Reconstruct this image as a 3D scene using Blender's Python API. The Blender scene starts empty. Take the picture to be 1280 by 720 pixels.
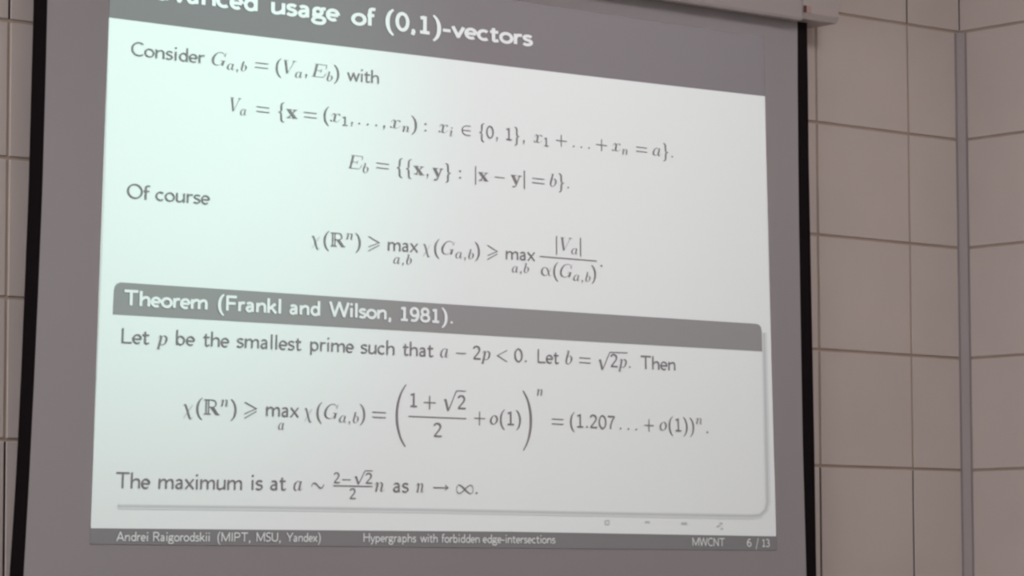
import bpy, bmesh, math, random
from mathutils import Vector, Matrix
random.seed(4)
SC = bpy.context.scene
COL = SC.collection

# ------------------------------------------------------------------ camera
S = 0.20                                   # height of one wall tile in metres
CAM_U = (-23.557935, -20.798681, -5.118601)  # camera in tile units; origin: room corner at the top tile joint
Z0 = 1.35 - CAM_U[2] * S                   # height of that joint above the floor
FPX = 4300.0
YAW, PITCH, ROLL = -0.7166409, 0.0891832, 0.0028578
cd = bpy.data.cameras.new('camera')
cam = bpy.data.objects.new('camera', cd)
COL.objects.link(cam)
cd.sensor_width = 36.0
cd.lens = FPX / 1280.0 * 36.0
cd.clip_start = 0.05
ROT = Matrix.Rotation(YAW, 3, 'Z') @ Matrix.Rotation(PITCH, 3, 'X') @ Matrix.Rotation(ROLL, 3, 'Y')
cam.matrix_world = Matrix.Translation((CAM_U[0] * S, CAM_U[1] * S, 1.35)) @ (ROT @ Matrix.Rotation(math.pi / 2, 3, 'X')).to_4x4()
SC.camera = cam

# ------------------------------------------------------------------ exposure, world, light levels
vs = SC.view_settings
vs.view_transform = 'Standard'
vs.look = 'None'
vs.gamma = 1.0
vs.use_curve_mapping = False
vs.exposure = 0.0
SC.cycles.filter_width = 2.7
SC.cycles.use_denoising = True
w = bpy.data.worlds.new('world')
SC.world = w
w.use_nodes = True
w.node_tree.nodes['Background'].inputs[0].default_value = (0.9, 0.92, 1.0, 1)
w.node_tree.nodes['Background'].inputs[1].default_value = 0.05
CEILING_W = 9.9
FILL_WINDOW_E = 3.0
FILL_WINDOW_COL = (0.97, 1.0, 1.06)
CEILING_COL = (1.0, 0.97, 0.97)
BEAM_W, BEAM_COL = 277.0, (0.97, 1.0, 1.0)
HOT_W, HOT_COL = 128.0, (0.24, 1.0, 0.74)

# ------------------------------------------------------------------ helpers
def U(x, y, z):                            # tile units -> metres
    return Vector((x * S, y * S, Z0 + z * S))

def at(px, py, Y):                         # where the sight line through a pixel meets the plane y = Y (tile units)
    d = ROT @ Vector(((px - 640) / FPX, 1.0, -(py - 360) / FPX))
    t = (Y - CAM_U[1]) / d.y
    return (CAM_U[0] + t * d.x, CAM_U[2] + t * d.z)

def mat(name, col, rough=0.8, spec=0.2, noise=0.0, scale=8.0, bump=0.0, bscale=200.0):
    m = bpy.data.materials.new(name)
    m.use_nodes = True
    nt = m.node_tree
    b = nt.nodes['Principled BSDF']
    b.inputs['Roughness'].default_value = rough
    b.inputs['Specular IOR Level'].default_value = spec
    b.inputs['Base Color'].default_value = (*col, 1)
    tc = nt.nodes.new('ShaderNodeTexCoord')
    if noise:
        n = nt.nodes.new('ShaderNodeTexNoise')
        n.inputs['Scale'].default_value = scale
        n.inputs['Detail'].default_value = 4
        nt.links.new(tc.outputs['Object'], n.inputs['Vector'])
        r = nt.nodes.new('ShaderNodeValToRGB')
        r.color_ramp.elements[0].position = 0.3
        r.color_ramp.elements[1].position = 0.7
        r.color_ramp.elements[0].color = (*[c * (1 - noise) for c in col], 1)
        r.color_ramp.elements[1].color = (*[min(1, c * (1 + noise)) for c in col], 1)
        nt.links.new(n.outputs['Fac'], r.inputs['Fac'])
        nt.links.new(r.outputs['Color'], b.inputs['Base Color'])
    if bump:
        n2 = nt.nodes.new('ShaderNodeTexNoise')
        n2.inputs['Scale'].default_value = bscale
        nt.links.new(tc.outputs['Object'], n2.inputs['Vector'])
        bp = nt.nodes.new('ShaderNodeBump')
        bp.inputs['Strength'].default_value = bump
        bp.inputs['Distance'].default_value = 0.002
        nt.links.new(n2.outputs['Fac'], bp.inputs['Height'])
        nt.links.new(bp.outputs['Normal'], b.inputs['Normal'])
    return m

def emit(name, col, strength):
    m = bpy.data.materials.new(name)
    m.use_nodes = True
    b = m.node_tree.nodes['Principled BSDF']
    b.inputs['Base Color'].default_value = (0.8, 0.8, 0.8, 1)
    b.inputs['Emission Color'].default_value = (*col, 1)
    b.inputs['Emission Strength'].default_value = strength
    return m

class MB:
    def __init__(s):
        s.v, s.f, s.m = [], [], []
    def face(s, pts, mi=0):
        i = len(s.v)
        s.v += [tuple(p) for p in pts]
        s.f.append(tuple(range(i, i + len(pts))))
        s.m.append(mi)
    def box(s, a, b, mi=0):
        x0, y0, z0 = a
        x1, y1, z1 = b
        c = [(x0, y0, z0), (x1, y0, z0), (x1, y1, z0), (x0, y1, z0), (x0, y0, z1), (x1, y0, z1), (x1, y1, z1), (x0, y1, z1)]
        i = len(s.v)
        s.v += c
        for q in ((0, 3, 2, 1), (4, 5, 6, 7), (0, 1, 5, 4), (1, 2, 6, 5), (2, 3, 7, 6), (3, 0, 4, 7)):
            s.f.append(tuple(i + k for k in q))
            s.m.append(mi)
    def prism(s, prof, x0, x1, mi=0):       # profile in (y, z), swept along x
        n = len(prof)
        i = len(s.v)
        s.v += [(x0, y, z) for y, z in prof] + [(x1, y, z) for y, z in prof]
        for k in range(n):
            k2 = (k + 1) % n
            s.f.append((i + k, i + k2, i + n + k2, i + n + k))
            s.m.append(mi)
        s.f.append(tuple(i + k for k in reversed(range(n))))
        s.f.append(tuple(i + n + k for k in range(n)))
        s.m += [mi, mi]
    def build(s, name, mats, parent=None, bevel=0.0, weld=False):
        me = bpy.data.meshes.new(name)
        me.from_pydata(s.v, [], s.f)
        if not isinstance(mats, (list, tuple)):
            mats = [mats]
        for m in mats:
            me.materials.append(m)
        for p, mi in zip(me.polygons, s.m):
            p.material_index = mi
        if weld:
            bm = bmesh.new()
            bm.from_mesh(me)
            bmesh.ops.remove_doubles(bm, verts=bm.verts, dist=1e-5)
            bmesh.ops.recalc_face_normals(bm, faces=bm.faces)
            bm.to_mesh(me)
            bm.free()
        me.update()
        o = bpy.data.objects.new(name, me)
        COL.objects.link(o)
        if parent is not None:
            o.parent = parent
            o.matrix_parent_inverse = ROOTINV.get(parent.name, Matrix.Identity(4))
        if bevel:
            bv = o.modifiers.new('bevel', 'BEVEL')
            bv.width = bevel
            bv.segments = 3
            bv.limit_method = 'ANGLE'
        return o
ROOTINV = {}

def tag(o, label=None, cat=None, group=None, kind=None):
    for k, v in (('label', label), ('category', cat), ('group', group), ('kind', kind)):
        if v:
            o[k] = v
    return o

def empty(name, loc):
    o = bpy.data.objects.new(name, None)
    o.location = loc
    COL.objects.link(o)
    ROOTINV[o.name] = Matrix.Translation(loc).inverted()
    return o

# ------------------------------------------------------------------ materials
M = {}
M['tile'] = mat('wall_tile', (0.58, 0.505, 0.475), 0.55, 0.25, 0.035, 5.0, 0.05, 60.0)
M['grout'] = mat('wall_joint', (0.43, 0.345, 0.29), 0.9, 0.1, 0.05, 20.0)
M['slit'] = mat('open_joint', (0.025, 0.015, 0.015), 0.95, 0.05)
M['trim'] = mat('corner_profile', (0.375, 0.33, 0.33), 0.7, 0.1, 0.02, 6.0)
M['trim_shade'] = mat('corner_profile_edge_shade', (0.27, 0.235, 0.235), 0.8, 0.1)  # darker lips paint in the shadow gap along both edges
M['plaster'] = mat('plaster', (0.74, 0.70, 0.66), 0.9, 0.1, 0.03, 3.0)
M['floor'] = mat('floor_lino', (0.22, 0.20, 0.18), 0.6, 0.3, 0.1, 6.0)
M['fabric'] = mat('screen_fabric', (0.38, 0.355, 0.365), 0.95, 0.05, 0.015, 3.0)
M['black'] = mat('black_border', (0.009, 0.006, 0.007), 0.9, 0.1)
M['case'] = mat('screen_case', (0.42, 0.375, 0.37), 0.5, 0.3, 0.01, 5.0)
M['cap'] = mat('case_cap', (0.45, 0.395, 0.385), 0.45, 0.35, 0.01, 5.0)
M['sticker'] = mat('sticker', (0.46, 0.32, 0.29), 0.6, 0.2)
M['sticker_dark'] = mat('sticker_edge', (0.10, 0.05, 0.05), 0.6, 0.2)
M['slide'] = mat('slide_white', (0.4056, 0.4056, 0.4056), 1.0, 0.0)
M['bar'] = mat('slide_bar', (0.1220, 0.1070, 0.1130), 1.0, 0.0)
M['foot'] = mat('slide_footer', (0.1160, 0.1075, 0.1100), 1.0, 0.0)
M['thm'] = mat('slide_theorem_bar', (0.1550, 0.1446, 0.1466), 1.0, 0.0)
M['ink'] = mat('slide_ink', (0.1260, 0.1090, 0.1130), 1.0, 0.0)
M['white'] = mat('slide_white_text', (0.4160, 0.4108, 0.4160), 1.0, 0.0)
M['foottext'] = mat('slide_footer_text', (0.3640, 0.3640, 0.3588), 1.0, 0.0)
M['faint'] = mat('slide_faint', (0.2700, 0.2700, 0.2700), 1.0, 0.0)
M['sh1'] = mat('slide_shadow_light', (0.3484, 0.3484, 0.3484), 1.0, 0.0)
M['sh2'] = mat('slide_shadow_dark', (0.2860, 0.2860, 0.2860), 1.0, 0.0)
M['proj'] = mat('projector_shell', (0.62, 0.62, 0.60), 0.45, 0.3, 0.01, 8.0)
M['dark'] = mat('dark_plastic', (0.02, 0.02, 0.02), 0.6, 0.3)
M['metal'] = mat('painted_metal', (0.5, 0.5, 0.5), 0.4, 0.5)
M['lamp'] = emit('lamp_diffuser', CEILING_COL, 3.0)

# ------------------------------------------------------------------ room shell
XL, YR, ZC = -7.0, -6.0, 3.0
def box_struct(name, a, b, m):
    q = MB()
    q.box(a, b)
    return tag(q.build(name, m), kind='structure')
box_struct('floor', (XL, YR, -0.1), (0, 0, 0), M['floor'])
box_struct('ceiling', (XL, YR, ZC), (0, 0, ZC + 0.1), M['plaster'])
box_struct('wall_left', (XL - 0.1, YR, 0), (XL, 0, ZC), M['plaster'])
box_struct('wall_rear', (XL, YR - 0.1, 0), (0, YR, ZC), M['plaster'])

TW = 1.18908                               # tile width in tile heights
XA = -0.7132                               # first vertical joint left of the corner
ROW = {0: 0.0, 1: 0.004, 2: 0.013, 3: 0.008, 4: -0.005}   # small irregularities of the courses
def row_z(k):
    return -k + ROW.get(k, 0.0)
GV, GH, SL = 0.0135, 0.0130, 0.0105        # half widths of joints
DEPTH = 0.012                              # joint depth, tile units

def tiled(name, to3, cols, slit_fn, rows, corner=()):
    """to3(u, d, z): u along the wall, d out of it (tile units).  One mesh: grout bed, open joints, tiles."""
    q = MB()
    u0, u1 = cols[0], cols[-1]
    zt, zb = rows[0][0], rows[-1][1]
    q.face([to3(u0, 0, zb), to3(u1, 0, zb), to3(u1, 0, zt), to3(u0, 0, zt)], 1)
    back = -0.25
    a, b, c, d = to3(u0, back, zb), to3(u1, back, zb), to3(u1, back, zt), to3(u0, back, zt)
    q.face([a, d, c, b], 1)
    for (p0, p1) in (((u0, zb), (u1, zb)), ((u1, zb), (u1, zt)), ((u1, zt), (u0, zt)), ((u0, zt), (u0, zb))):
        q.face([to3(p0[0], 0, p0[1]), to3(p0[0], back, p0[1]), to3(p1[0], back, p1[1]), to3(p1[0], 0, p1[1])], 1)
    for k, (z1, z0) in rows_enum(rows):
        for i in range(len(cols) - 1):
            ul, ur = cols[i], cols[i + 1]
            hl = 0 if i == 0 else (SL if slit_fn(i, k) else GV)
            hr = 0 if i == len(cols) - 2 else (SL if slit_fn(i + 1, k) else GV)
            a0, a1, b0, b1 = ul + hl, ur - hr, z0 + GH, z1 - GH
            e = 0.004                       # arris
            F = [(a0 + e, b0 + e), (a1 - e, b0 + e), (a1 - e, b1 - e), (a0 + e, b1 - e)]
            O = [(a0, b0), (a1, b0), (a1, b1), (a0, b1)]
            q.face([to3(x, DEPTH, z) for x, z in F], 0)
            for j in range(4):
                j2 = (j + 1) % 4
                q.face([to3(*[O[j][0]], DEPTH - 0.003, O[j][1]), to3(O[j2][0], DEPTH - 0.003, O[j2][1]), to3(F[j2][0], DEPTH, F[j2][1]), to3(F[j][0], DEPTH, F[j][1])], 0)
                q.face([to3(O[j][0], 0, O[j][1]), to3(O[j2][0], 0, O[j2][1]), to3(O[j2][0], DEPTH - 0.003, O[j2][1]), to3(O[j][0], DEPTH - 0.003, O[j][1])], 0)
            if i > 0 and slit_fn(i, k):
                q.face([to3(ul - SL, 0.001, z0 + GH), to3(ul + SL, 0.001, z0 + GH), to3(ul + SL, 0.001, z1 - GH), to3(ul - SL, 0.001, z1 - GH)], 2)
    for (ua, ub) in corner:                  # dark joint where the two walls meet, above the corner profile
        q.face([to3(ua, DEPTH + 0.0005, 0.02), to3(ub, DEPTH + 0.0005, 0.02), to3(ub, DEPTH + 0.0005, zt), to3(ua, DEPTH + 0.0005, zt)], 2)
    o = q.build(name, [M['tile'], M['grout'], M['slit']])
    return tag(o, kind='structure')

def rows_enum(rows):
    return [(r[2], (r[0], r[1])) for r in rows]

zfloor, zceil = -Z0 / S, (ZC - Z0) / S
rows = []
k = -int(zceil) - 1
edges = [zceil] + [row_z(j) for j in range(-int(zceil), 9) if row_z(j) < zceil - 0.05 and row_z(j) > zfloor + 0.05] + [zfloor]
for z1, z0 in zip(edges[:-1], edges[1:]):
    rows.append((z1, z0, round(-z1)))      # row index = joint above it
xs = [0.0, XA]
while xs[-1] - TW > XL / S:
    xs.append(xs[-1] - TW)
xs.append(XL / S)
colsB = [x for x in reversed(xs)]
nB = len(colsB)
def slitB(i, k):
    c = nB - 2 - i                         # 0 = joint A next to the corner
    if k >= 4:
        return True
    if c >= 7:
        return k <= 0
    return k <= -1
tiled('wall_back', lambda u, d, z: U(u, -d, z), colsB, slitB, rows, ((-DEPTH - 0.008, -DEPTH),))
colsR = [0.0]
u = 0.86
while u < -YR / S:
    colsR.append(u)
    u += TW
colsR.append(-YR / S)
tiled('wall_right', lambda u, d, z: U(-d, -u, z), colsR, lambda i, k: k >= 4, rows, ((DEPTH, DEPTH + 0.006),))
# corner profile below the top joint
q = MB()
prof = [(-DEPTH, -DEPTH), (-0.084, -DEPTH), (-0.084, -DEPTH - 0.006), (-0.068, -DEPTH - 0.008)]
for j in range(0, 7):
    t = j / 6
    prof.append((-0.066 + 0.040 * t, -0.030 - 0.048 * t ** 1.2))
prof += [(-DEPTH - 0.008, -0.080), (-DEPTH - 0.006, -0.098), (-DEPTH, -0.098)]
n = len(prof)
lo, hi = zfloor, -0.012
for j in range(n):
    a, b = prof[j], prof[(j + 1) % n]
    q.face([U(a[0], a[1], lo), U(b[0], b[1], lo), U(b[0], b[1], hi), U(a[0], a[1], hi)], 1 if j in (2, n - 3) else 0)
q.face([U(p[0], p[1], hi) for p in prof])
q.face([U(p[0], p[1], lo) for p in reversed(prof)])
tag(q.build('trim_1', [M['trim'], M['trim_shade']], weld=True), kind='structure')
# baseboards
box_struct('baseboard_back', (XL, -0.02, 0), (-0.06, -0.0042, 0.1), M['trim'])
box_struct('baseboard_right', (-0.02, YR, 0), (-0.0042, -0.06, 0.1), M['trim'])

# unseen window added in the side wall to bring more light from the left
M['fill_pane'] = emit('fill_window_glow', FILL_WINDOW_COL, FILL_WINDOW_E)
WY0, WY1, WZ0, WZ1 = -4.6, -0.9, 1.15, 2.8
q = MB()
for (a0, a1, b0, b1) in ((WY0 - .06, WY1 + .06, WZ0 - .06, WZ0), (WY0 - .06, WY1 + .06, WZ1, WZ1 + .06), (WY0 - .06, WY0, WZ0, WZ1), (WY1, WY1 + .06, WZ0, WZ1), ((WY0 + WY1) / 2 - .03, (WY0 + WY1) / 2 + .03, WZ0, WZ1)):
    q.box((XL, a0, b0), (XL + 0.06, a1, b1))
FILL_WIN = tag(q.build('fill_window_1', M['plaster']), kind='structure')
q = MB()
q.box((XL + 0.004, WY0, WZ0), (XL + 0.02, WY1, WZ1))
q.build('fill_pane', M['fill_pane'], FILL_WIN)

# ------------------------------------------------------------------ ceiling lights (above the frame)
for i, (lx, ly) in enumerate(((-0.75, -1.3), (-1.6, -4.3), (-3.3, -1.1), (-4.6, -4.3))):
    r = empty('ceiling_light' if i == 0 else 'ceiling_light.%03d' % i, (lx, ly, ZC))
    tag(r, 'square recessed ceiling light with white diffuser', 'ceiling light', 'ceiling lights over the hall')
    q = MB()
    h = 0.32
    for (a, b) in (((-h, -h), (h, -h + 0.03)), ((-h, h - 0.03), (h, h)), ((-h, -h + 0.03), (-h + 0.03, h - 0.03)), ((h - 0.03, -h + 0.03), (h, h - 0.03))):
        q.box((lx + a[0], ly + a[1], ZC - 0.05), (lx + b[0], ly + b[1], ZC))
    q.build('frame', M['metal'], r)
    q = MB()
    q.box((lx - h + 0.03, ly - h + 0.03, ZC - 0.03), (lx + h - 0.03, ly + h - 0.03, ZC - 0.001))
    q.build('diffuser', M['lamp'], r)
    ld = bpy.data.lights.new('ceiling_lamp', 'AREA')
    ld.shape = 'SQUARE'
    ld.size = 0.56
    ld.energy = CEILING_W * (0.8, 1.0, 2.1, 1.2)[i]
    ld.color = CEILING_COL
    lo_ = bpy.data.objects.new('ceiling_lamp', ld)
    COL.objects.link(lo_)
    lo_.location = (0, 0, -0.04)
    lo_.parent = r

# ------------------------------------------------------------------ projection screen
YF = -0.20                                 # fabric plane, tile units from the wall
EPS = 0.003                                # one layer of the picture on the fabric
Lout = [(42.8, 0), (39.5, 120), (36.3, 240), (31.5, 360), (26.5, 480), (20.5, 600), (12.5, 720)]
Lin = [(59.4, 0), (57, 100), (53, 240), (48, 360), (42.5, 480), (36.5, 600), (29.5, 720)]
Rin = [(996.8, 26), (997, 100), (997.8, 200), (999, 300), (1001, 420), (1003.5, 560), (1008, 720)]
Rout = [(1008.8, 26), (1010, 100), (1011, 200), (1013, 300), (1015.5, 430), (1018, 560), (1020.5, 720)]
def edge_fn(pts):
    q = sorted([at(x, y, YF) for x, y in pts], key=lambda p: -p[1])
    def fn(z):
        if z >= q[0][1]:
            return q[0][0]
        for a, b in zip(q[:-1], q[1:]):
            if z >= b[1]:
                t = (z - a[1]) / (b[1] - a[1])
                return a[0] + (b[0] - a[0]) * t
        a, b = q[-2], q[-1]
        return b[0] + (b[0] - a[0]) / (b[1] - a[1]) * (z - b[1])
    return fn
eLo, eLi, eRi, eRo = map(edge_fn, (Lout, Lin, Rin, Rout))
ZT, ZB = -0.12, -5.45
NZ = 26
zz = [ZT + (ZB - ZT) * i / NZ for i in range(NZ + 1)]
SCREEN = empty('projection_screen', U(-6.2, YF, ZB - 0.1))
tag(SCREEN, 'pull-down projection screen with black side borders showing a grey and white maths slide', 'projection screen')
def sheet(name, fa, fb, m, thick=0.008, par=None, y=None):
    q = MB()
    y = YF if y is None else y
    for z1, z0 in zip(zz[:-1], zz[1:]):
        a, b, c, d = (fa(z0), z0), (fb(z0), z0), (fb(z1), z1), (fa(z1), z1)
        q.face([U(p[0], y, p[1]) for p in (a, b, c, d)])
        q.face([U(p[0], y + thick, p[1]) for p in (d, c, b, a)])
        q.face([U(a[0], y, a[1]), U(d[0], y, d[1]), U(d[0], y + thick, d[1]), U(a[0], y + thick, a[1])])
        q.face([U(b[0], y, b[1]), U(b[0], y + thick, b[1]), U(c[0], y + thick, c[1]), U(c[0], y, c[1])])
    for z, o in ((zz[0], 1), (zz[-1], -1)):
        q.face([U(fa(z), y, z), U(fb(z), y, z), U(fb(z), y + thick, z), U(fa(z), y + thick, z)][::o])
    return q.build(name, m, par or SCREEN, weld=True)
sheet('screen_fabric', eLi, eRi, M['fabric'])
for fa, fb in ((eLo, eLi), (eRi, eRo)):
    b = sheet('side_border', fa, fb, M['black'])
    b['label'] = 'black side border'
# bottom weight bar (below the frame)
q = MB()
q.prism([(YF * S - 0.02, Z0 + (ZB - 0.1) * S), (YF * S + 0.022, Z0 + (ZB - 0.1) * S), (YF * S + 0.022, Z0 + (ZB + 0.02) * S), (YF * S + 0.008, Z0 + (ZB + 0.06) * S), (YF * S - 0.006, Z0 + (ZB + 0.06) * S), (YF * S - 0.02, Z0 + (ZB + 0.02) * S)], eLo(ZB) * S - 0.03, eRo(ZB) * S + 0.03)
o = q.build('weight_bar', M['black'], SCREEN)
# housing
CF = -0.34                                 # front of the housing
zb = at(990, 24.0, CF)[1]
xr = at(1003, 12, CF)[0]
xe = at(1046.5, 15, CF)[0]
xl = -10.75
def yz(y, z):
    return (y * S, Z0 + z * S)
q = MB()
q.prism([yz(-0.08, zb + 0.015), yz(-0.02, zb + 0.015), yz(-0.02, zb + 0.46), yz(CF + 0.05, zb + 0.46), yz(CF + 0.012, zb + 0.44), yz(CF, zb + 0.40), yz(CF, zb + 0.03), yz(CF + 0.01, zb + 0.007), yz(CF + 0.03, zb), yz(-0.26, zb + 0.004), yz(-0.26, zb + 0.06), yz(-0.14, zb + 0.06), yz(-0.14, zb + 0.015)][::-1], xl * S, xr * S)
q.build('housing', M['case'], SCREEN, weld=True)
for (a, b, nm) in ((xr, xe, 'end_cap'), (xl - 0.5, xl, 'end_cap')):
    q = MB()
    zc = at(1040, 28, CF - 0.02)[1]
    q.prism([yz(-0.02, zc), yz(-0.02, zc + 0.50), yz(CF + 0.04, zc + 0.50), yz(CF - 0.02, zc + 0.44), yz(CF - 0.02, zc + 0.05), yz(CF + 0.01, zc)][::-1], a * S, b * S)
    q.build(nm, M['cap'], SCREEN, bevel=0.0012, weld=True)
sx0, sz0 = at(1004.3, 15.2, CF - 0.02)
sx1, sz1 = at(1013.5, 8.2, CF - 0.02)
q = MB()
yy = (CF - 0.02) * S - 0.0012
q.box((sx0 * S + 0.006, yy, Z0 + sz0 * S), (sx1 * S, yy + 0.001, Z0 + sz1 * S), 0)
q.box((sx0 * S, yy - 0.0006, Z0 + sz0 * S), (sx0 * S + 0.006, yy + 0.001, Z0 + sz1 * S), 1)
o = q.build('sticker', [M['sticker'], M['sticker_dark']], SCREEN)
o['label'] = 'small reddish sticker on the end cap'

# ------------------------------------------------------------------ the projected slide
def P3(p, layer):
    return U(p[0], YF - EPS * layer, p[1])
def px_poly(pts):
    return [at(x, y, YF) for x, y in pts]
def flat(name, polys, m, layer, parent, label=None, ms=None, stagger=False):
    q = MB()
    stag = stagger
    for k, pl in enumerate(polys):
        a = sum(pl[i][0] * pl[(i + 1) % len(pl)][1] - pl[(i + 1) % len(pl)][0] * pl[i][1] for i in range(len(pl)))
        if a < 0:
            pl = pl[::-1]
        q.face([P3(p, layer + (0.012 * (k % 48) if stag else 0.0)) for p in pl], ms[k] if ms else 0)
    o = q.build(name, m, parent)
    if label:
        o['label'] = label
    return o
top = [(136, 22), (265, 38.6), (400, 54.8), (530, 70.3), (640, 83.8), (750, 96.9), (850, 108.5), (956, 120.5)]
bot = [(113, 660.2), (310, 662.0), (510, 663.6), (640, 664.6), (720, 666.0), (850, 668.3), (970, 670.4)]
lef = [(136, 22), (133.4, 120), (130.6, 225), (126.6, 330), (122, 440), (117, 555), (113, 660.2)]
rig = [(956, 120.5), (957.2, 210), (958.9, 300), (962.0, 400), (965, 500), (967.8, 590), (970, 670.4)]
white = px_poly(top + rig[1:-1] + bot[::-1] + lef[::-1][1:-1])
SLIDE = flat('projected_slide', [white], M['slide'], 1, SCREEN, 'white field of the projected slide')
ROOTINV[SLIDE.name] = Matrix.Identity(4)
def part(o):
    return o
hx = px_poly([(745, 17.5), (950, 45)])
ht = 0.5 * (hx[0][1] + hx[1][1])
tl, tr = at(136, 22, YF), at(956, 120.5, YF)
bl, br = at(113, 660.2, YF), at(970, 670.4, YF)
kl = (tl[0] - bl[0]) / (tl[1] - bl[1])
kr = (tr[0] - br[0]) / (tr[1] - br[1])
HTL = (tl[0] + kl * (ht - tl[1]), ht)
HTR = (tr[0] + kr * (ht - tr[1]), ht)
flat('title_bar', [[HTL, HTR] + px_poly(top)[::-1]], M['bar'], 1, SLIDE, 'grey title bar')
fz = 0.5 * (at(140, 679.5, YF)[1] + at(900, 688.5, YF)[1])
FBL = (bl[0] + kl * (fz - bl[1]), fz)
FBR = (br[0] + kr * (fz - br[1]), fz)
flat('footer_bar', [px_poly(bot) + [FBR, FBL]], M['foot'], 1, SLIDE, 'grey footer bar')
# theorem block
tb_top = [(150, 353.0), (350, 366.2), (550, 379.6), (750, 392.4), (944, 404.7)]
tb = [(140.6, 392.9), (141.4, 375), (142, 363), (143, 358.5), (145.5, 354.8)] + tb_top + [(948, 405.8), (950.6, 409), (951.6, 414), (952.2, 439.2), (750, 427.8), (520, 414.3), (335, 404.0)]
flat('theorem_bar', [px_poly(tb)], M['thm'], 2, SLIDE, 'grey theorem heading bar with rounded corners')
def strip(pa, pb):
    return [px_poly([pa[i], pa[i + 1], pb[i + 1], pb[i]]) for i in range(len(pa) - 1)]
path = [(147, 631.5), (330, 633.5), (520, 636.2), (720, 640.2), (850, 642.5), (938, 644.0), (949, 643.0), (955.5, 637), (957.6, 628), (957.0, 590), (955.5, 520), (953.6, 440), (953.0, 416)]
def offs(path, d0, d1):
    A, B = [], []
    for i, p in enumerate(path):
        a = Vector(path[max(0, i - 1)])
        b = Vector(path[min(len(path) - 1, i + 1)])
        t = (b - a).normalized()
        nrm = Vector((-t.y, t.x))
        A.append(tuple(Vector(p) + nrm * d0))
        B.append(tuple(Vector(p) + nrm * d1))
    return A, B
ps, ms = [], []
for d0, d1, mi in ((-1.4, -0.2, 0), (-0.2, 2.6, 1), (2.6, 5.0, 0)):
    s_ = strip(*offs(path, d0, d1))
    ps += s_
    ms += [mi] * len(s_)
o = flat('theorem_frame', ps, [M['sh1'], M['sh2']], 2, SLIDE, 'soft grey drop shadow round the theorem block', ms)

# ------------------------------------------------------------------ lettering: pen strokes on a 1000 unit em
def arc(cx, cy, rx, ry, a0, a1, n=None):
    n = n or max(6, int(abs(a1 - a0) / 14))
    return [(cx + rx * math.cos(math.radians(a0 + (a1 - a0) * i / n)), cy + ry * math.sin(math.radians(a0 + (a1 - a0) * i / n))) for i in range(n + 1)]
def spl(pts, n=5):
    out = []
    P = [pts[0]] + list(pts) + [pts[-1]]
    for i in range(1, len(P) - 2):
        for j in range(n):
            t = j / n
            r = []
            for c in range(len(pts[0])):
                a, b, d, e = P[i - 1][c], P[i][c], P[i + 1][c], P[i + 2][c]
                r.append(0.5 * (2 * b + (d - a) * t + (2 * a - 5 * b + 4 * d - e) * t * t + (3 * b - a - 3 * d + e) * t ** 3))
            out.append(tuple(r))
    out.append(tuple(pts[-1]))
    return out
def nums(s):
    return [tuple(float(v) for v in p.split(',')) for p in s.split()]
def L(s): return ('p', nums(s))            # straight pen
def C(s): return ('p', spl(nums(s)))       # curved pen
def A(*a): return ('p', arc(*a))
def EL(cx, cy, rx, ry): return ('o', arc(cx, cy, rx, ry, 0, 360, 22)[:-1])
def D(x, y, r): return ('d', (x, y, r))
ARCH = "432,0 432,270"
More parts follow.
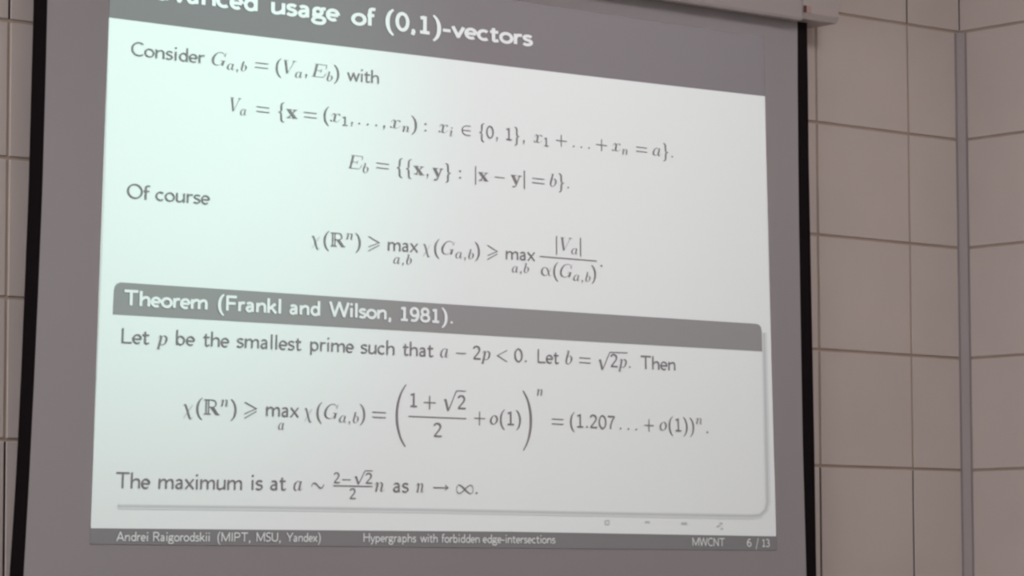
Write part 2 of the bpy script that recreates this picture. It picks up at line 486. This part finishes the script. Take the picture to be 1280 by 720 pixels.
SANS = {
 'a': (480, [C("88,360 145,398 215,412 300,390 338,315"), L("338,330 338,0"), C("338,250 230,240 120,205 82,125 120,50 190,30 270,55 338,130")]),
 'b': (517, [L("85,694 85,0"), EL(260, 215, 172, 190)]),
 'c': (444, [A(240, 217, 190, 190, 48, 312)]),
 'd': (517, [L("432,694 432,0"), EL(257, 215, 172, 190)]),
 'e': (444, [A(225, 217, 178, 192, 0, 308), L("50,217 403,217")]),
 'f': (306, [L("112,0 112,540"), C("112,540 130,625 195,660 298,652"), L("25,412 262,412")]),
 'g': (500, [EL(215, 285, 132, 128), C("320,370 390,410 478,410"), C("110,200 75,150 100,85 200,70 330,65 425,20 440,-65 370,-150 235,-170 105,-150 45,-85 75,-10 130,50")]),
 'h': (517, [L("85,694 85,0"), L("432,0 432,270"), C("432,265 412,360 335,405 240,395 150,340 85,250")]),
 'i': (239, [L("119,444 119,0"), D(119, 625, 52)]),
 'j': (267, [L("140,444 140,-100"), D(140, 625, 52)]),
 'k': (489, [L("85,694 85,0"), L("85,165 405,444"), L("200,265 445,0")]),
 'l': (239, [L("119,694 119,0")]),
 'm': (794, [L("85,444 85,0"), L("397,0 397,270"), C("397,265 380,360 310,405 225,395 145,340 85,250"), L("710,0 710,270"), C("710,265 693,360 623,405 538,395 458,340 397,250")]),
 'n': (517, [L("85,444 85,0"), L("432,0 432,270"), C("432,265 412,360 335,405 240,395 150,340 85,250")]),
 'o': (500, [EL(250, 217, 200, 192)]),
 'p': (517, [L("85,444 85,-194"), EL(260, 217, 172, 190)]),
 'q': (517, [L("432,444 432,-194"), EL(257, 217, 172, 190)]),
 'r': (342, [L("85,444 85,0"), C("85,230 115,330 195,395 330,405")]),
 's': (383, [C("332,370 265,403 190,410 100,385 70,318 115,258 200,230 290,198 324,130 280,55 190,28 110,34 42,76")]),
 't': (361, [L("145,571 145,120"), C("145,125 155,50 215,27 328,62"), L("20,412 322,412")]),
 'u': (517, [L("85,444 85,170"), C("85,175 100,70 170,32 265,40 360,95 432,190"), L("432,444 432,0")]),
 'v': (461, [L("35,444 230,20 426,444")]),
 'w': (683, [L("30,444 186,20 341,430 497,20 653,444")]),
 'x': (461, [L("40,444 428,0"), L("420,444 32,0")]),
 'y': (461, [L("35,444 235,20"), C("428,444 300,150 235,0 180,-110 120,-160 50,-158")]),
 'z': (435, [L("50,410 380,410 45,34 395,34")]),
 'A': (667, [L("45,0 333,670 622,0"), L("140,205 527,205")]),
 'C': (639, [A(380, 347, 315, 325, 50, 310)]),
 'E': (597, [L("95,694 95,0"), L("95,655 540,655"), L("95,355 500,355"), L("95,38 550,38")]),
 'F': (569, [L("98,694 98,0"), L("98,655 525,655"), L("98,345 475,345")]),
 'H': (708, [L("95,694 95,0"), L("613,694 613,0"), L("95,365 613,365")]),
 'I': (278, [L("139,694 139,0")]),
 'L': (542, [L("98,694 98,0"), L("98,38 515,38")]),
 'M': (875, [L("95,0 95,672 437,60 780,672 780,0")]),
 'N': (708, [L("95,0 95,670 612,25 612,694")]),
 'O': (736, [EL(368, 347, 310, 325)]),
 'P': (639, [L("95,694 95,0"), L("95,655 350,655"), A(350, 490, 205, 165, 90, -90), L("350,325 95,325")]),
 'R': (646, [L("95,694 95,0"), L("95,655 350,655"), A(350, 495, 200, 160, 90, -90), L("350,335 95,335"), L("340,330 590,0")]),
 'S': (556, [C("480,610 400,660 285,668 150,620 105,510 170,410 290,355 420,300 475,190 410,75 270,28 150,40 55,100")]),
 'T': (681, [L("40,655 642,655"), L("341,694 341,0")]),
 'U': (688, [L("92,694 92,230"), A(344, 230, 252, 200, 180, 360), L("596,694 596,230")]),
 'V': (667, [L("30,694 333,22 637,694")]),
 'W': (944, [L("32,694 240,22 472,672 705,22 912,694")]),
 'Y': (667, [L("30,694 333,300 637,694"), L("333,320 333,0")]),
 '0': (500, [EL(250, 322, 185, 315)]),
 '1': (500, [L("265,0 265,660"), C("265,640 210,595 105,578"), L("95,32 430,32")]),
 '2': (500, [C("62,520 105,605 215,640 335,605 382,495 340,370 220,220 75,45"), L("62,34 445,34")]),
 '3': (500, [C("75,580 150,635 250,640 350,590 365,480 310,380 190,340"), C("190,340 330,320 410,200 370,70 250,15 130,25 50,90")]),
 '6': (500, [C("400,620 300,640 180,570 90,380 85,200"), EL(255, 200, 170, 185)]),
 '7': (500, [L("55,622 440,622"), C("440,622 300,400 225,200 205,0")]),
 '8': (500, [EL(250, 490, 150, 150), EL(250, 180, 185, 165)]),
 '9': (500, [EL(245, 440, 170, 190), C("415,440 410,240 320,60 200,15 90,50")]),
 '.': (278, [D(139, 42, 52)]),
 ',': (278, [D(139, 42, 52), L("160,30 105,-125")]),
 ':': (278, [D(139, 42, 50), D(139, 400, 50)]),
 '-': (333, [L("20,230 290,230")]),
 '/': (500, [L("60,-250 440,750")]),
 '(': (389, [('w', spl(nums("325,745,45 205,600,70 140,420,85 125,250,90 140,80,85 205,-100,70 325,-245,45")))]),
 ')': (389, [('w', spl(nums("64,745,45 184,600,70 249,420,85 264,250,90 249,80,85 184,-100,70 64,-245,45")))]),
 ' ': (333, []),
}
def Wd(s): return ('w', spl(nums(s)))       # pen with its own width at each point
def Wl(s): return ('w', nums(s))
MATH = {
 'G': (786, [Wd("668,500,24 640,610,28 560,672,34 440,675,40 290,600,62 165,440,84 110,260,92 140,100,74 240,22,46 370,15,34 480,60,30 560,150,26"), Wl("742,694,24 682,470,30"), Wl("625,262,88 585,70,88 560,0,40"), Wl("480,262,30 720,262,30")]),
 'a': (529, [Wd("390,350,24 345,415,30 255,425,40 140,350,66 70,200,82 75,70,72 140,15,44 230,40,32 320,140,24 375,260,24"), Wd("425,430,74 385,260,80 350,110,78 365,25,52 425,18,28 490,140,22")]),
 'b': (429, [Wd("205,690,74 150,480,80 90,260,84 70,130,78 100,35,52 170,12,38 270,60,46 350,180,70 370,310,76 330,405,48 260,425,32 165,370,24 110,280,22"), Wl("95,683,28 205,683,28")]),
 'n': (600, [Wd("60,300,22 110,410,28 170,420,56 190,340,82 155,180,84 112,5,84"), Wd("165,240,24 240,360,26 330,420,34 410,405,62 430,310,82 390,150,82 375,60,64 405,15,38 470,40,26 530,150,22")]),
 'x': (572, [Wd("75,290,22 120,395,26 195,425,44 260,370,78 255,240,84 220,90,80 250,25,52 330,12,32 420,50,24 500,150,22"), Wd("265,290,26 330,395,30 420,428,34 490,400,56 470,355,70"), Wd("235,160,26 180,45,30 100,12,36 50,40,56 70,85,70")]),
 'i': (345, [Wd("45,290,22 90,400,26 160,425,46 195,370,80 150,200,82 120,70,70 150,15,42 220,40,26 290,150,22"), D(225, 620, 50)]),
 'p': (503, [Wd("50,300,22 95,405,26 155,420,56 175,340,84 120,100,84 50,-185,84"), Wd("165,240,24 225,370,30 320,428,42 410,370,70 425,250,84 370,100,72 270,15,46 180,30,34 125,110,24"), Wl("-20,-185,30 140,-185,30")]),
 'o': (485, [('w', [(245 + 165 * math.cos(math.radians(t)) + 38 * math.sin(math.radians(t)), 215 + 205 * math.sin(math.radians(t)), 30 + 56 * abs(math.cos(math.radians(t - 8)))) for t in range(0, 361, 15)])]),
 'V': (640, [Wl("165,685,90 250,10,90"), Wl("250,0,26 600,670,30"), Wl("65,680,30 300,680,30"), Wl("510,680,40 700,680,40")]),
 'E': (738, [Wl("285,680,90 130,15,90"), Wl("180,675,34 750,675,34"), Wl("742,690,34 715,480,34"), Wl("210,350,32 470,350,32"), Wl("500,440,34 450,255,34"), Wl("40,18,34 590,18,34"), Wd("560,18,30 650,110,34 700,240,34")]),
 'A': (640, [Wd("560,430,24 500,260,26 420,110,32 300,20,40 180,25,60 85,130,84 90,290,80 180,410,46 300,425,36 400,340,56 440,180,64 480,40,44 540,10,28 590,80,22")]),
 'c': (626, [Wd("40,360,26 90,425,46 165,395,80 260,200,90 380,-90,90 450,-190,56 520,-185,34 560,-120,24"), Wl("570,430,26 45,-190,26")]),
 'R': (722, [Wl("115,20,44 115,670,44"), Wl("225,20,44 225,670,44"), Wl("20,668,44 400,668,44"), Wl("20,22,44 330,22,44"), ('w', [(p[0], p[1], 48) for p in arc(390, 505, 165, 163, 90, -90)]), Wl("400,342,42 225,342,42"), Wl("330,342,44 555,22,44"), Wl("430,342,44 655,22,44"), Wl("530,22,44 720,22,44")]),
 'g': (778, [Wl("85,640,50 690,370,50 85,110,50"), Wl("690,245,50 85,-90,50")]),
 'I': (667, [('w', [(570, 500, 46), (350, 500, 46)] + [(p[0], p[1], 48) for p in arc(350, 250, 265, 250, 95, 265)] + [(350, 0, 46), (570, 0, 46)]), Wl("85,250,44 570,250,44")]),
 '{': (500, [Wd("400,745,34 310,720,50 260,650,72 250,500,78 245,350,74 215,285,50 110,250,30 215,215,50 245,150,74 250,0,78 260,-150,72 310,-220,50 400,-245,34")]),
 '}': (500, [Wd("100,745,34 190,720,50 240,650,72 250,500,78 255,350,74 285,285,50 390,250,30 285,215,50 255,150,74 250,0,78 240,-150,72 190,-220,50 100,-245,34")]),
 '|': (278, [Wl("139,745,46 139,-245,46")]),
 '=': (778, [Wl("60,367,46 718,367,46"), Wl("60,133,46 718,133,46")]),
 '+': (778, [Wl("60,250,46 718,250,46"), Wl("389,580,46 389,-80,46")]),
 '-': (778, [Wl("85,250,46 693,250,46")]),
 '<': (778, [Wl("690,535,46 90,250,46 690,-35,46")]),
 '~': (778, [Wd("60,190,36 110,310,46 210,365,52 330,310,56 450,190,56 570,135,52 670,190,46 718,310,36")]),
 '>': (1000, [Wl("55,250,48 930,250,48"), Wd("770,385,36 840,300,42 940,250,46 840,200,42 770,115,36")]),
 'O': (1000, [('w', [(500 + 435 * math.cos(math.radians(t)), 215 + 400 * math.sin(math.radians(t)) * math.cos(math.radians(t)), 34 + 40 * (1 - abs(math.cos(math.radians(t)))) ** 0.7) for t in range(0, 361, 9)])]),
 'X': (607, [Wl("125,425,135 480,15,135"), Wl("480,425,52 130,15,52"), Wl("25,425,44 290,425,44"), Wl("370,425,44 570,425,44"), Wl("30,18,44 235,18,44"), Wl("315,18,44 590,18,44")]),
 'Y': (607, [Wl("120,425,135 330,10,135"), Wd("490,425,52 330,20,56 260,-130,60 180,-180,70 100,-160,90"), Wl("25,425,44 290,425,44"), Wl("390,425,44 585,425,44")]),
 '(': (389, [Wd("325,745,34 205,600,62 140,420,82 125,250,86 140,80,82 205,-100,62 325,-245,34")]),
 ')': (389, [Wd("64,745,34 184,600,62 249,420,82 264,250,86 249,80,82 184,-100,62 64,-245,34")]),
 '.': (278, [D(139, 48, 50)]),
 ',': (400, [D(180, 48, 50), Wl("206,40,40 151,-140,30")]),
 ':': (278, [D(139, 48, 50), D(139, 395, 50)]),
 ' ': (250, []),
}
for ch in '0127':
    MATH[ch] = SANS[ch]

def ribbon(out, pts, closed=False):
    """pts: (x, y, width) -> quads either side of the pen path."""
    n = len(pts)
    Ls, Rs = [], []
    for i in range(n):
        p = Vector(pts[i][:2])
        a = Vector(pts[(i - 1) % n][:2]) if (closed or i > 0) else None
        b = Vector(pts[(i + 1) % n][:2]) if (closed or i < n - 1) else None
        d1 = (p - a).normalized() if a is not None and (p - a).length > 1e-6 else None
        d2 = (b - p).normalized() if b is not None and (b - p).length > 1e-6 else None
        d1 = d1 or d2 or Vector((1, 0))
        d2 = d2 or d1
        n1, n2 = Vector((-d1.y, d1.x)), Vector((-d2.y, d2.x))
        m = n1 + n2
        if m.length < 0.3:
            m = n1
        m.normalize()
        k = 1.0 / max(0.5, m.dot(n1))
        h = pts[i][2] * 0.5 * k
        Ls.append(p + m * h)
        Rs.append(p - m * h)
    for i in range(n if closed else n - 1):
        j = (i + 1) % n
        out.append([Rs[i], Rs[j], Ls[j], Ls[i]])

def glyph_polys(font, ch, width):
    adv, strokes = (MATH if font == 'm' else SANS)[ch]
    out = []
    for kind, data in strokes:
        if kind == 'p':
            parts_, cur = [], [data[0]]
            for i in range(1, len(data)):        # sharp corners are drawn as two crossing pen strokes
                cur.append(data[i])
                if i < len(data) - 1:
                    d1 = (Vector(data[i]) - Vector(data[i - 1])).normalized()
                    d2 = (Vector(data[i + 1]) - Vector(data[i])).normalized()
                    if d1.dot(d2) < 0.6:
                        e = width * 0.30
                        cur[-1] = tuple(Vector(data[i]) + d1 * e)
                        parts_.append(cur)
                        cur = [tuple(Vector(data[i]) - d2 * e)]
            parts_.append(cur)
            for seg in parts_:
                ribbon(out, [(x, y, width) for x, y in seg])
        elif kind == 'o':
            ribbon(out, [(x, y, width) for x, y in data], True)
        elif kind == 'w':
            sc = 1.0 if font == 'm' else width / 80.0
            if font == 'm' and ch in 'GabnxipoVEAcO':
                data = [(x, y, ww * (0.55 + 0.42 * min(1.0, max(0.0, (ww - 22) / 55.0)))) for x, y, ww in data]
            ribbon(out, [(x, y, ww * sc) for x, y, ww in data])
        elif kind == 'd':
            x, y, r = data
            r = r if font == 'm' else r * (0.55 + 0.45 * width / 80.0)
            out.append([Vector((x + r * math.cos(t * math.pi / 5), y + r * math.sin(t * math.pi / 5))) for t in range(10)])
    return adv, out

def set_text(font, s, width=75, track=0.0):
    """Lay a run out on its own baseline; '_' and '^' lower or raise the next sign."""
    x, polys = 0.0, []
    sc, sh = 1.0, 0.0
    for ch in s:
        if ch == '_':
            sc, sh = 0.73, -150.0
            continue
        if ch == '^':
            sc, sh = 0.73, 390.0
            continue
        adv, ps_ = glyph_polys(font, ch, width if sc == 1.0 else width * 1.1)
        for pl in ps_:
            polys.append([(x + p.x * sc, sh + p.y * sc) for p in pl])
        x += adv * sc + track
        sc, sh = 1.0, 0.0
    return polys

def em_at(z):
    return 0.1465 + (0.1665 - 0.1465) * min(1.0, max(0.0, (-1.0 - z) / 3.3))
def up_at(p):
    t = (p[0] - tl[0]) / (tr[0] - tl[0])
    return (kl + (kr - kl) * t, 1.0)
def run(polys_out, font, s, a, b, size=1.0, width=75, track=0.0):
    """a, b: where the ink of the run begins and ends on its baseline (pixels of the photograph, put onto the fabric)."""
    pl = set_text(font, s, width, track)
    x0 = min(p[0] for q_ in pl for p in q_)
    x1 = max(p[0] for q_ in pl for p in q_)
    A_, B_ = at(a[0], a[1], YF), at(b[0], b[1], YF)
    em = em_at(A_[1]) * size / 1000.0
    for q_ in pl:
        r = []
        for x, y in q_:
            t = (x - x0) / (x1 - x0)
            c = (A_[0] + (B_[0] - A_[0]) * t, A_[1] + (B_[1] - A_[1]) * t)
            u_ = up_at(c)
            r.append((c[0] + u_[0] * y * em, c[1] + y * em))
        polys_out.append(r)
def pen(polys_out, pts):
    """a drawn line (rules, radicals, tall brackets): (px, py, width in px)."""
    out = []
    ribbon(out, [(x, -y, w_) for x, y, w_ in pts])
    for q_ in out:
        polys_out.append([at(p.x, -p.y, YF) for p in q_])
def dot(polys_out, x, y, r):
    polys_out.append([at(x + r * math.cos(t * math.pi / 5), y + r * math.sin(t * math.pi / 5), YF) for t in range(10)])
def line(name, items, m, label, layer=3):
    ps_ = []
    for it in items:
        it[0](ps_, *it[1:-1], **it[-1])
    return flat(name, ps_, m, layer, SLIDE, label, None, True)
def T(s, x0, y0, x1, y1, **k): return (run, 's', s, (x0, y0), (x1, y1), k)
def B(s, x0, y0, x1, y1, **k):
    k.setdefault('width', 128)
    return (run, 's', s, (x0, y0), (x1, y1), k)
def F(s, x0, y0, x1, y1, **k): return (run, 'm', s, (x0, y0), (x1, y1), k)
def R(*pts): return (pen, pts, {})
def DOT(x, y, r): return (dot, x, y, r, {})
def root(x0, vx, vy, tx, ty, ex, ey, w_=1.1):
    hh = vy - ty
    return [R((x0, vy - hh * 0.52, w_), (x0 + (vx - x0) * 0.42, vy - hh * 0.60, w_)), R((x0 + (vx - x0) * 0.38, vy - hh * 0.58, w_ * 1.9), (vx, vy - 0.5, w_ * 1.9)), R((vx, vy, w_), (tx, ty, w_)), R((tx - 0.3, ty, w_), (ex, ey, w_))]

TB = 1.27
TB2 = 1.34
line('title_text', [B('Ad', 167, -4.8, 209.5, 0.7, size=TB2), B('vanced', 213.3, 1.4, 321, 14.3, size=TB2)], M['white'], 'first word of the white bold title, cut by the top edge')
line('title_text', [B('usage', 337.8, 16.6, 423.8, 26.9, size=TB2)], M['white'], 'white bold title word usage')
line('title_text', [B('of', 437.8, 30.2, 468.3, 32.9, size=TB2)], M['white'], 'white bold title word of')
line('title_text', [B('(0,1)', 480.8, 35.0, 550.3, 44.6, size=TB * 1.1), B('-vectors', 552.7, 44.4, 665.2, 57.8, size=TB)], M['white'], 'last white bold words of the title, (0,1)-vectors')
line('text_line', [T('Consider', 163.4, 69.2, 254.9, 80.0), F('G_a_,_b', 264.2, 81, 307.7, 86), F('=', 318.1, 87.2, 334.5, 89.1), F('(V_a,', 344.2, 90.5, 383.3, 95), F('E_b)', 389.5, 95.7, 423.1, 99.6), T('with', 433.3, 100.7, 472.8, 104.9)], M['ink'], 'first line of the slide, Consider')
line('formula', [F('V_a', 286.9, 138.8, 307.2, 141), F('=', 319.7, 142.3, 335.6, 144.2), F('{X', 346.9, 146.1, 370.8, 148.5), F('=', 379.1, 149.3, 395, 151), F('(x_1,', 404, 150.9, 440.5, 154.8), F('. . .', 447.2, 155.5, 470.6, 157.9), F(',', 478.2, 158.7, 480.8, 159.0), F('x_n)', 487.0, 159.7, 520.3, 163.2), F(':', 529.7, 164.3, 532.3, 164.6), F('x_i', 547.7, 165.4, 565.3, 167.3), F('I', 576.3, 168.5, 587.5, 169.7), F('{0, 1},', 598.1, 171.2, 655, 177.5), F('x_1', 666.3, 177.8, 684.7, 180), F('+', 694, 181, 707.7, 182.7), F('. . .', 715.5, 183.9, 736.3, 186.3), F('+', 744.4, 186.3, 758.1, 187.9), F('x_n', 764.4, 188.5, 784.2, 190.7), F('=', 794.4, 191.9, 808.1, 193.5), F('a}.', 815.2, 194.2, 840.5, 197.2)], M['ink'], 'formula defining the vertex set V')
line('formula', [F('E_b', 434.8, 210.2, 459.8, 213), F('=', 469.7, 212.6, 485.3, 214.5), F('{{X,', 495, 215.5, 534.8, 219.9), F('Y}', 540.3, 220.4, 563, 222.9), F(':', 573, 223.2, 575.8, 223.5)], M['ink'], 'formula defining the edge set E')
line('formula', [F('|X', 593.3, 225.2, 609.7, 226.9), F('-', 618, 227.2, 630, 228.4), F('Y|', 638.1, 229, 655.3, 230.8), F('=', 664.4, 231.3, 679.7, 232.9), F('b}.', 686.7, 233, 710.5, 235.8)], M['ink'], 'condition of the edge set, distance equals b')
line('text_line', [T('Of', 158, 247.2, 186.6, 250.3), T('course', 193.6, 250.6, 261.6, 255.9)], M['ink'], 'text line Of course')
line('formula', [F('c', 388.8, 306, 398.6, 306.8), F('(R^n)', 403.9, 307.2, 450, 310.6), F('g', 459.4, 311.4, 474.2, 312.8), T('max', 484.1, 313.2, 521.9, 315.7), F('a,b', 491.1, 329.5, 513.8, 330.8, size=.73), F('c', 528.1, 315.8, 537, 316.6), F('(G_a_,_b)', 542.2, 317.0, 598.9, 321.0), F('g', 608.3, 322.2, 621.9, 323.4), T('max', 631.7, 324.2, 668.1, 326.5), F('a,b', 639.2, 340.4, 660.3, 341.4, size=.73), R((673.9, 320.5, 1.25), (745.3, 326.3, 1.25)), F('|V_a|', 694.5, 312.6, 725.5, 315), F('A(G_a_,_b)', 675.5, 344.3, 744.2, 349.5), DOT(751, 332.3, 1.2)], M['ink'], 'chromatic number inequality with a fraction')
line('theorem_title', [B('Theorem', 153.8, 381.5, 258.1, 387.1, size=1.0), B('(Frankl', 270.9, 387.6, 350, 392.1), B('and', 360.3, 392.6, 398.9, 394.7), B('Wilson,', 409.8, 395.0, 488, 399.7), B('1981).', 499.7, 400.5, 564.8, 404.4)], M['white'], 'white bold theorem heading', 4)
line('text_line', [T('Let', 151.4, 429, 185.8, 430.5), F('p', 195.2, 430.9, 208.4, 431.6), T('be', 219.4, 431.2, 242.8, 432.4), T('the', 253.3, 432.6, 285.8, 434.3), T('smallest', 295.2, 434.3, 376, 438.4), T('prime', 387.2, 438.4, 441.6, 441.2), T('such', 450.2, 441.6, 492.2, 443.8), T('that', 502.8, 444.3, 540.9, 446.4), F('a', 549.7, 446.6, 559.7, 447.1), F('-', 569.2, 447.7, 581.7, 448.4), F('2p', 590.3, 449.0, 612.2, 450.2), F('<', 620, 450.6, 633.3, 451.4), F('0.', 642.2, 451.9, 657.5, 452.8), T('Let', 671.4, 453.6, 697.8, 455), F('b', 706.3, 455.1, 714.5, 455.6), F('=', 723.1, 456.3, 737.5, 457.1)] + root(747.7, 752.3, 462.5, 761.4, 440.3, 783.8, 441.1) + [F('2p.', 762.2, 458.7, 787.5, 460), T('Then', 800.2, 461.1, 843.4, 463.3)], M['ink'], 'first line of the theorem')
BIGP = lambda x0, xm, x1, y0, y1, s: [R(*[(x, y, w_) for x, y, w_ in spl([(x0, y0, 1.2), (x0 + (xm - x0) * .55, y0 + (y1 - y0) * .14, 1.8), (x0 + (xm - x0) * .9, y0 + (y1 - y0) * .32, 2.4), (xm, y0 + (y1 - y0) * .5, 2.6), (x1 + (xm - x1) * .9, y0 + (y1 - y0) * .68, 2.4), (x1 + (xm - x1) * .55, y0 + (y1 - y0) * .86, 1.8), (x1, y1, 1.2)])])]
line('formula', [F('c', 228.3, 517.4, 240, 518), F('(R^n)', 244.7, 517.6, 294.7, 519.8), F('g', 304.5, 520.2, 320.8, 521), T('max', 331.9, 520.1, 372.8, 521.8), F('a', 347, 537, 354.5, 537.3, size=.73), F('c', 379.7, 521.9, 389, 522.4), F('(G_a_,_b)', 395, 522.6, 455.6, 525.2), F('=', 464.5, 524.8, 481.4, 525.6)] + BIGP(506.7, 495.4, 505.8, 480.6, 558.3, 1) + [F('1', 512.5, 508.4, 520.3, 508.8), F('+', 528.6, 509.4, 543.9, 510.1)] + root(554.2, 559.4, 513.7, 569.8, 488.4, 581.7, 489) + [F('2', 571.1, 511.1, 581.3, 511.6), R((509.7, 520.3, 1.25), (582, 523.2, 1.25)), F('2', 541.1, 545.9, 551.3, 546.3), F('+', 591.9, 529.2, 605.5, 529.8), F('o(1)', 611.7, 530.1, 650.3, 531.9)] + BIGP(653.1, 662.8, 653.4, 488.4, 563, 1) + [F('n', 670.3, 494.3, 678.1, 494.7, size=.73), F('=', 689, 533, 703.6, 533.8), F('(1.207', 711.9, 533.7, 768.2, 536.4), F('. . .', 773.9, 536.8, 795.4, 538), F('+', 804.4, 537.6, 816.4, 538.2), F('o(1))', 823.8, 537.8, 866.9, 540.4), F('n', 869.1, 530.2, 877.2, 530.6, size=.73), DOT(883.3, 540.4, 1.3)], M['ink'], 'lower bound formula with large brackets')
line('text_line', [T('The', 144.4, 609.8, 187, 610.9), T('maximum', 197.5, 610.9, 301.6, 612.4), T('is', 313.6, 612.2, 327.7, 612.5), T('at', 337.3, 612.6, 356.6, 613), F('a', 366.3, 613, 376.9, 613.3), F('~', 388.1, 613.6, 404.2, 613.9), F('2', 416.3, 603.7, 423.8, 603.9, size=.73), F('-', 426.9, 604.4, 437.8, 604.7, size=.73)] + root(442.8, 447.2, 605.6, 455.6, 588.3, 465.2, 588.5, 1.0) + [F('2', 456.1, 604.3, 464.4, 604.5, size=.73), R((415.8, 607, 1.25), (464.7, 608, 1.25)), F('2', 436.1, 623.5, 443.9, 623.7, size=.73), F('n', 467.8, 614.6, 479.5, 614.9), T('as', 490.8, 615.2, 510, 615.5), F('n', 519.7, 615.6, 529.4, 615.8), F('>', 540.8, 616, 560, 616.4), F('O', 569.7, 617.1, 590.8, 617.5), DOT(595, 616.3, 1.3)], M['ink'], 'last line of the theorem')
FS = 0.575
def FT(s, x0, y0, x1, y1): return T(s, x0, y0, x1, y1, size=FS, width=98)
line('footer_text', [FT('Andrei', 144.4, 676.2, 183.9, 676.5), FT('Raigorodskii', 190.2, 676.5, 261, 676.8), FT('(MIPT,', 270.6, 676.8, 312, 677), FT('MSU,', 319.4, 676.8, 349.8, 677), FT('Yandex)', 356.9, 677, 399.8, 677.2)], M['foottext'], 'author names in the footer')
line('footer_text', [FT('Hypergraphs', 453.4, 677.3, 519.2, 677.9), FT('with', 524.2, 677.9, 546.1, 678.1), FT('forbidden', 551.1, 678.2, 598.6, 678.6), FT('edge-intersections', 602.3, 678.6, 693.3, 679.4)], M['foottext'], 'talk title in the footer')
line('footer_text', [FT('MWCNT', 864.6, 682.1, 904.8, 682.8)], M['foottext'], 'event name in the footer')
line('footer_text', [FT('6', 932.7, 683.1, 938.4, 683.2), FT('/', 943.5, 683.3, 947.3, 683.3), FT('13', 952, 683.4, 961.3, 683.6)], M['foottext'], 'page number in the footer')
for x, y, kk in ((758.2, 653, 0), (808.4, 652.4, 1), (854.5, 654, 2), (898.7, 657, 3)):
    if kk == 0:
        nav = [R((x - 2.5, y - 2.5, .7), (x + 2.5, y - 2.5, .7), (x + 2.5, y + 2.5, .7), (x - 2.5, y + 2.5, .7), (x - 2.5, y - 2.5, .7))]
    elif kk == 1:
        nav = [R((x - 3, y, 2.0), (x + 3, y + .2, 2.0))]
    elif kk == 2:
        nav = [R((x - 3.6, y + .3, 2.6), (x + 3.6, y, 2.6))]
    else:
        nav = [R((x - 3.5, y + 1.2, 1.6), (x + 1, y - .2, 1.6)), R((x, y - 3.4, 1.6), (x + 3.6, y - 2.6, 1.8)), R((x + 1.5, y + 3.2, 1.6), (x + 4.2, y + 4.2, 1.6))]
    line('navigation_symbol', nav, M['faint'], None, 3)

# ------------------------------------------------------------------ ceiling projector (outside the frame) throwing the picture
LP = Vector((-7.4 * S, -2.2, 2.62))       # lamp
cz = U(-6.25, YF, -2.6)
corners = [U(c[0], YF, c[1]) for c in (HTL, HTR, FBR, FBL)]
PR = empty('ceiling_projector', (LP.x, LP.y - 0.12, ZC))
tag(PR, 'white projector hanging from the ceiling on a pole', 'projector')
yf = LP.y + 0.10                           # front plate
def hit(c):
    t = (yf - LP.y) / (c.y - LP.y)
    return LP + (c - LP) * t
H = [hit(c) for c in corners]
q = MB()
x0, x1, z0, z1 = LP.x - 0.19, LP.x + 0.19, LP.z - 0.075, LP.z + 0.065
y0 = LP.y - 0.22
O = [Vector((x0, yf, z1)), Vector((x1, yf, z1)), Vector((x1, yf, z0)), Vector((x0, yf, z0))]
for i in range(4):
    j = (i + 1) % 4
    q.face([O[i], O[j], H[j], H[i]])
q.face([(x0, y0, z0), (x0, y0, z1), (x1, y0, z1), (x1, y0, z0)])
q.face([(x0, y0, z0), (x1, y0, z0), (x1, yf, z0), (x0, yf, z0)])
q.face([(x0, y0, z1), (x0, yf, z1), (x1, yf, z1), (x1, y0, z1)])
q.face([(x0, y0, z0), (x0, yf, z0), (x0, yf, z1), (x0, y0, z1)])
q.face([(x1, y0, z0), (x1, y0, z1), (x1, yf, z1), (x1, yf, z0)])
q.build('body', M['proj'], PR, weld=True)
q = MB()
q.box((LP.x - 0.02, LP.y - 0.14, z1), (LP.x + 0.02, LP.y - 0.10, ZC - 0.02))
q.build('pole', M['metal'], PR)
q = MB()
q.box((LP.x - 0.09, LP.y - 0.21, ZC - 0.02), (LP.x + 0.09, LP.y - 0.03, ZC))
q.build('ceiling_plate', M['metal'], PR)
def spot(name, aim, watts, col, deg, blend=1.0):
    ld = bpy.data.lights.new(name, 'SPOT')
    ld.energy = watts
    ld.color = col
    ld.shadow_soft_size = 0.0
    ld.spot_size = math.radians(deg)
    ld.spot_blend = blend
    o = bpy.data.objects.new(name, ld)
    COL.objects.link(o)
    o.matrix_world = Matrix.Translation(LP) @ (aim - LP).to_track_quat('-Z', 'Y').to_matrix().to_4x4()
    o.parent = PR
    o.matrix_parent_inverse = ROOTINV[PR.name]
    return o
spot('projector_beam', U(-6.25, YF, -2.6), BEAM_W, BEAM_COL, 150, 0.1)
hs = at(165, 85, YF)
spot('projector_hot_spot', U(hs[0], YF, hs[1]), HOT_W, HOT_COL, 36)
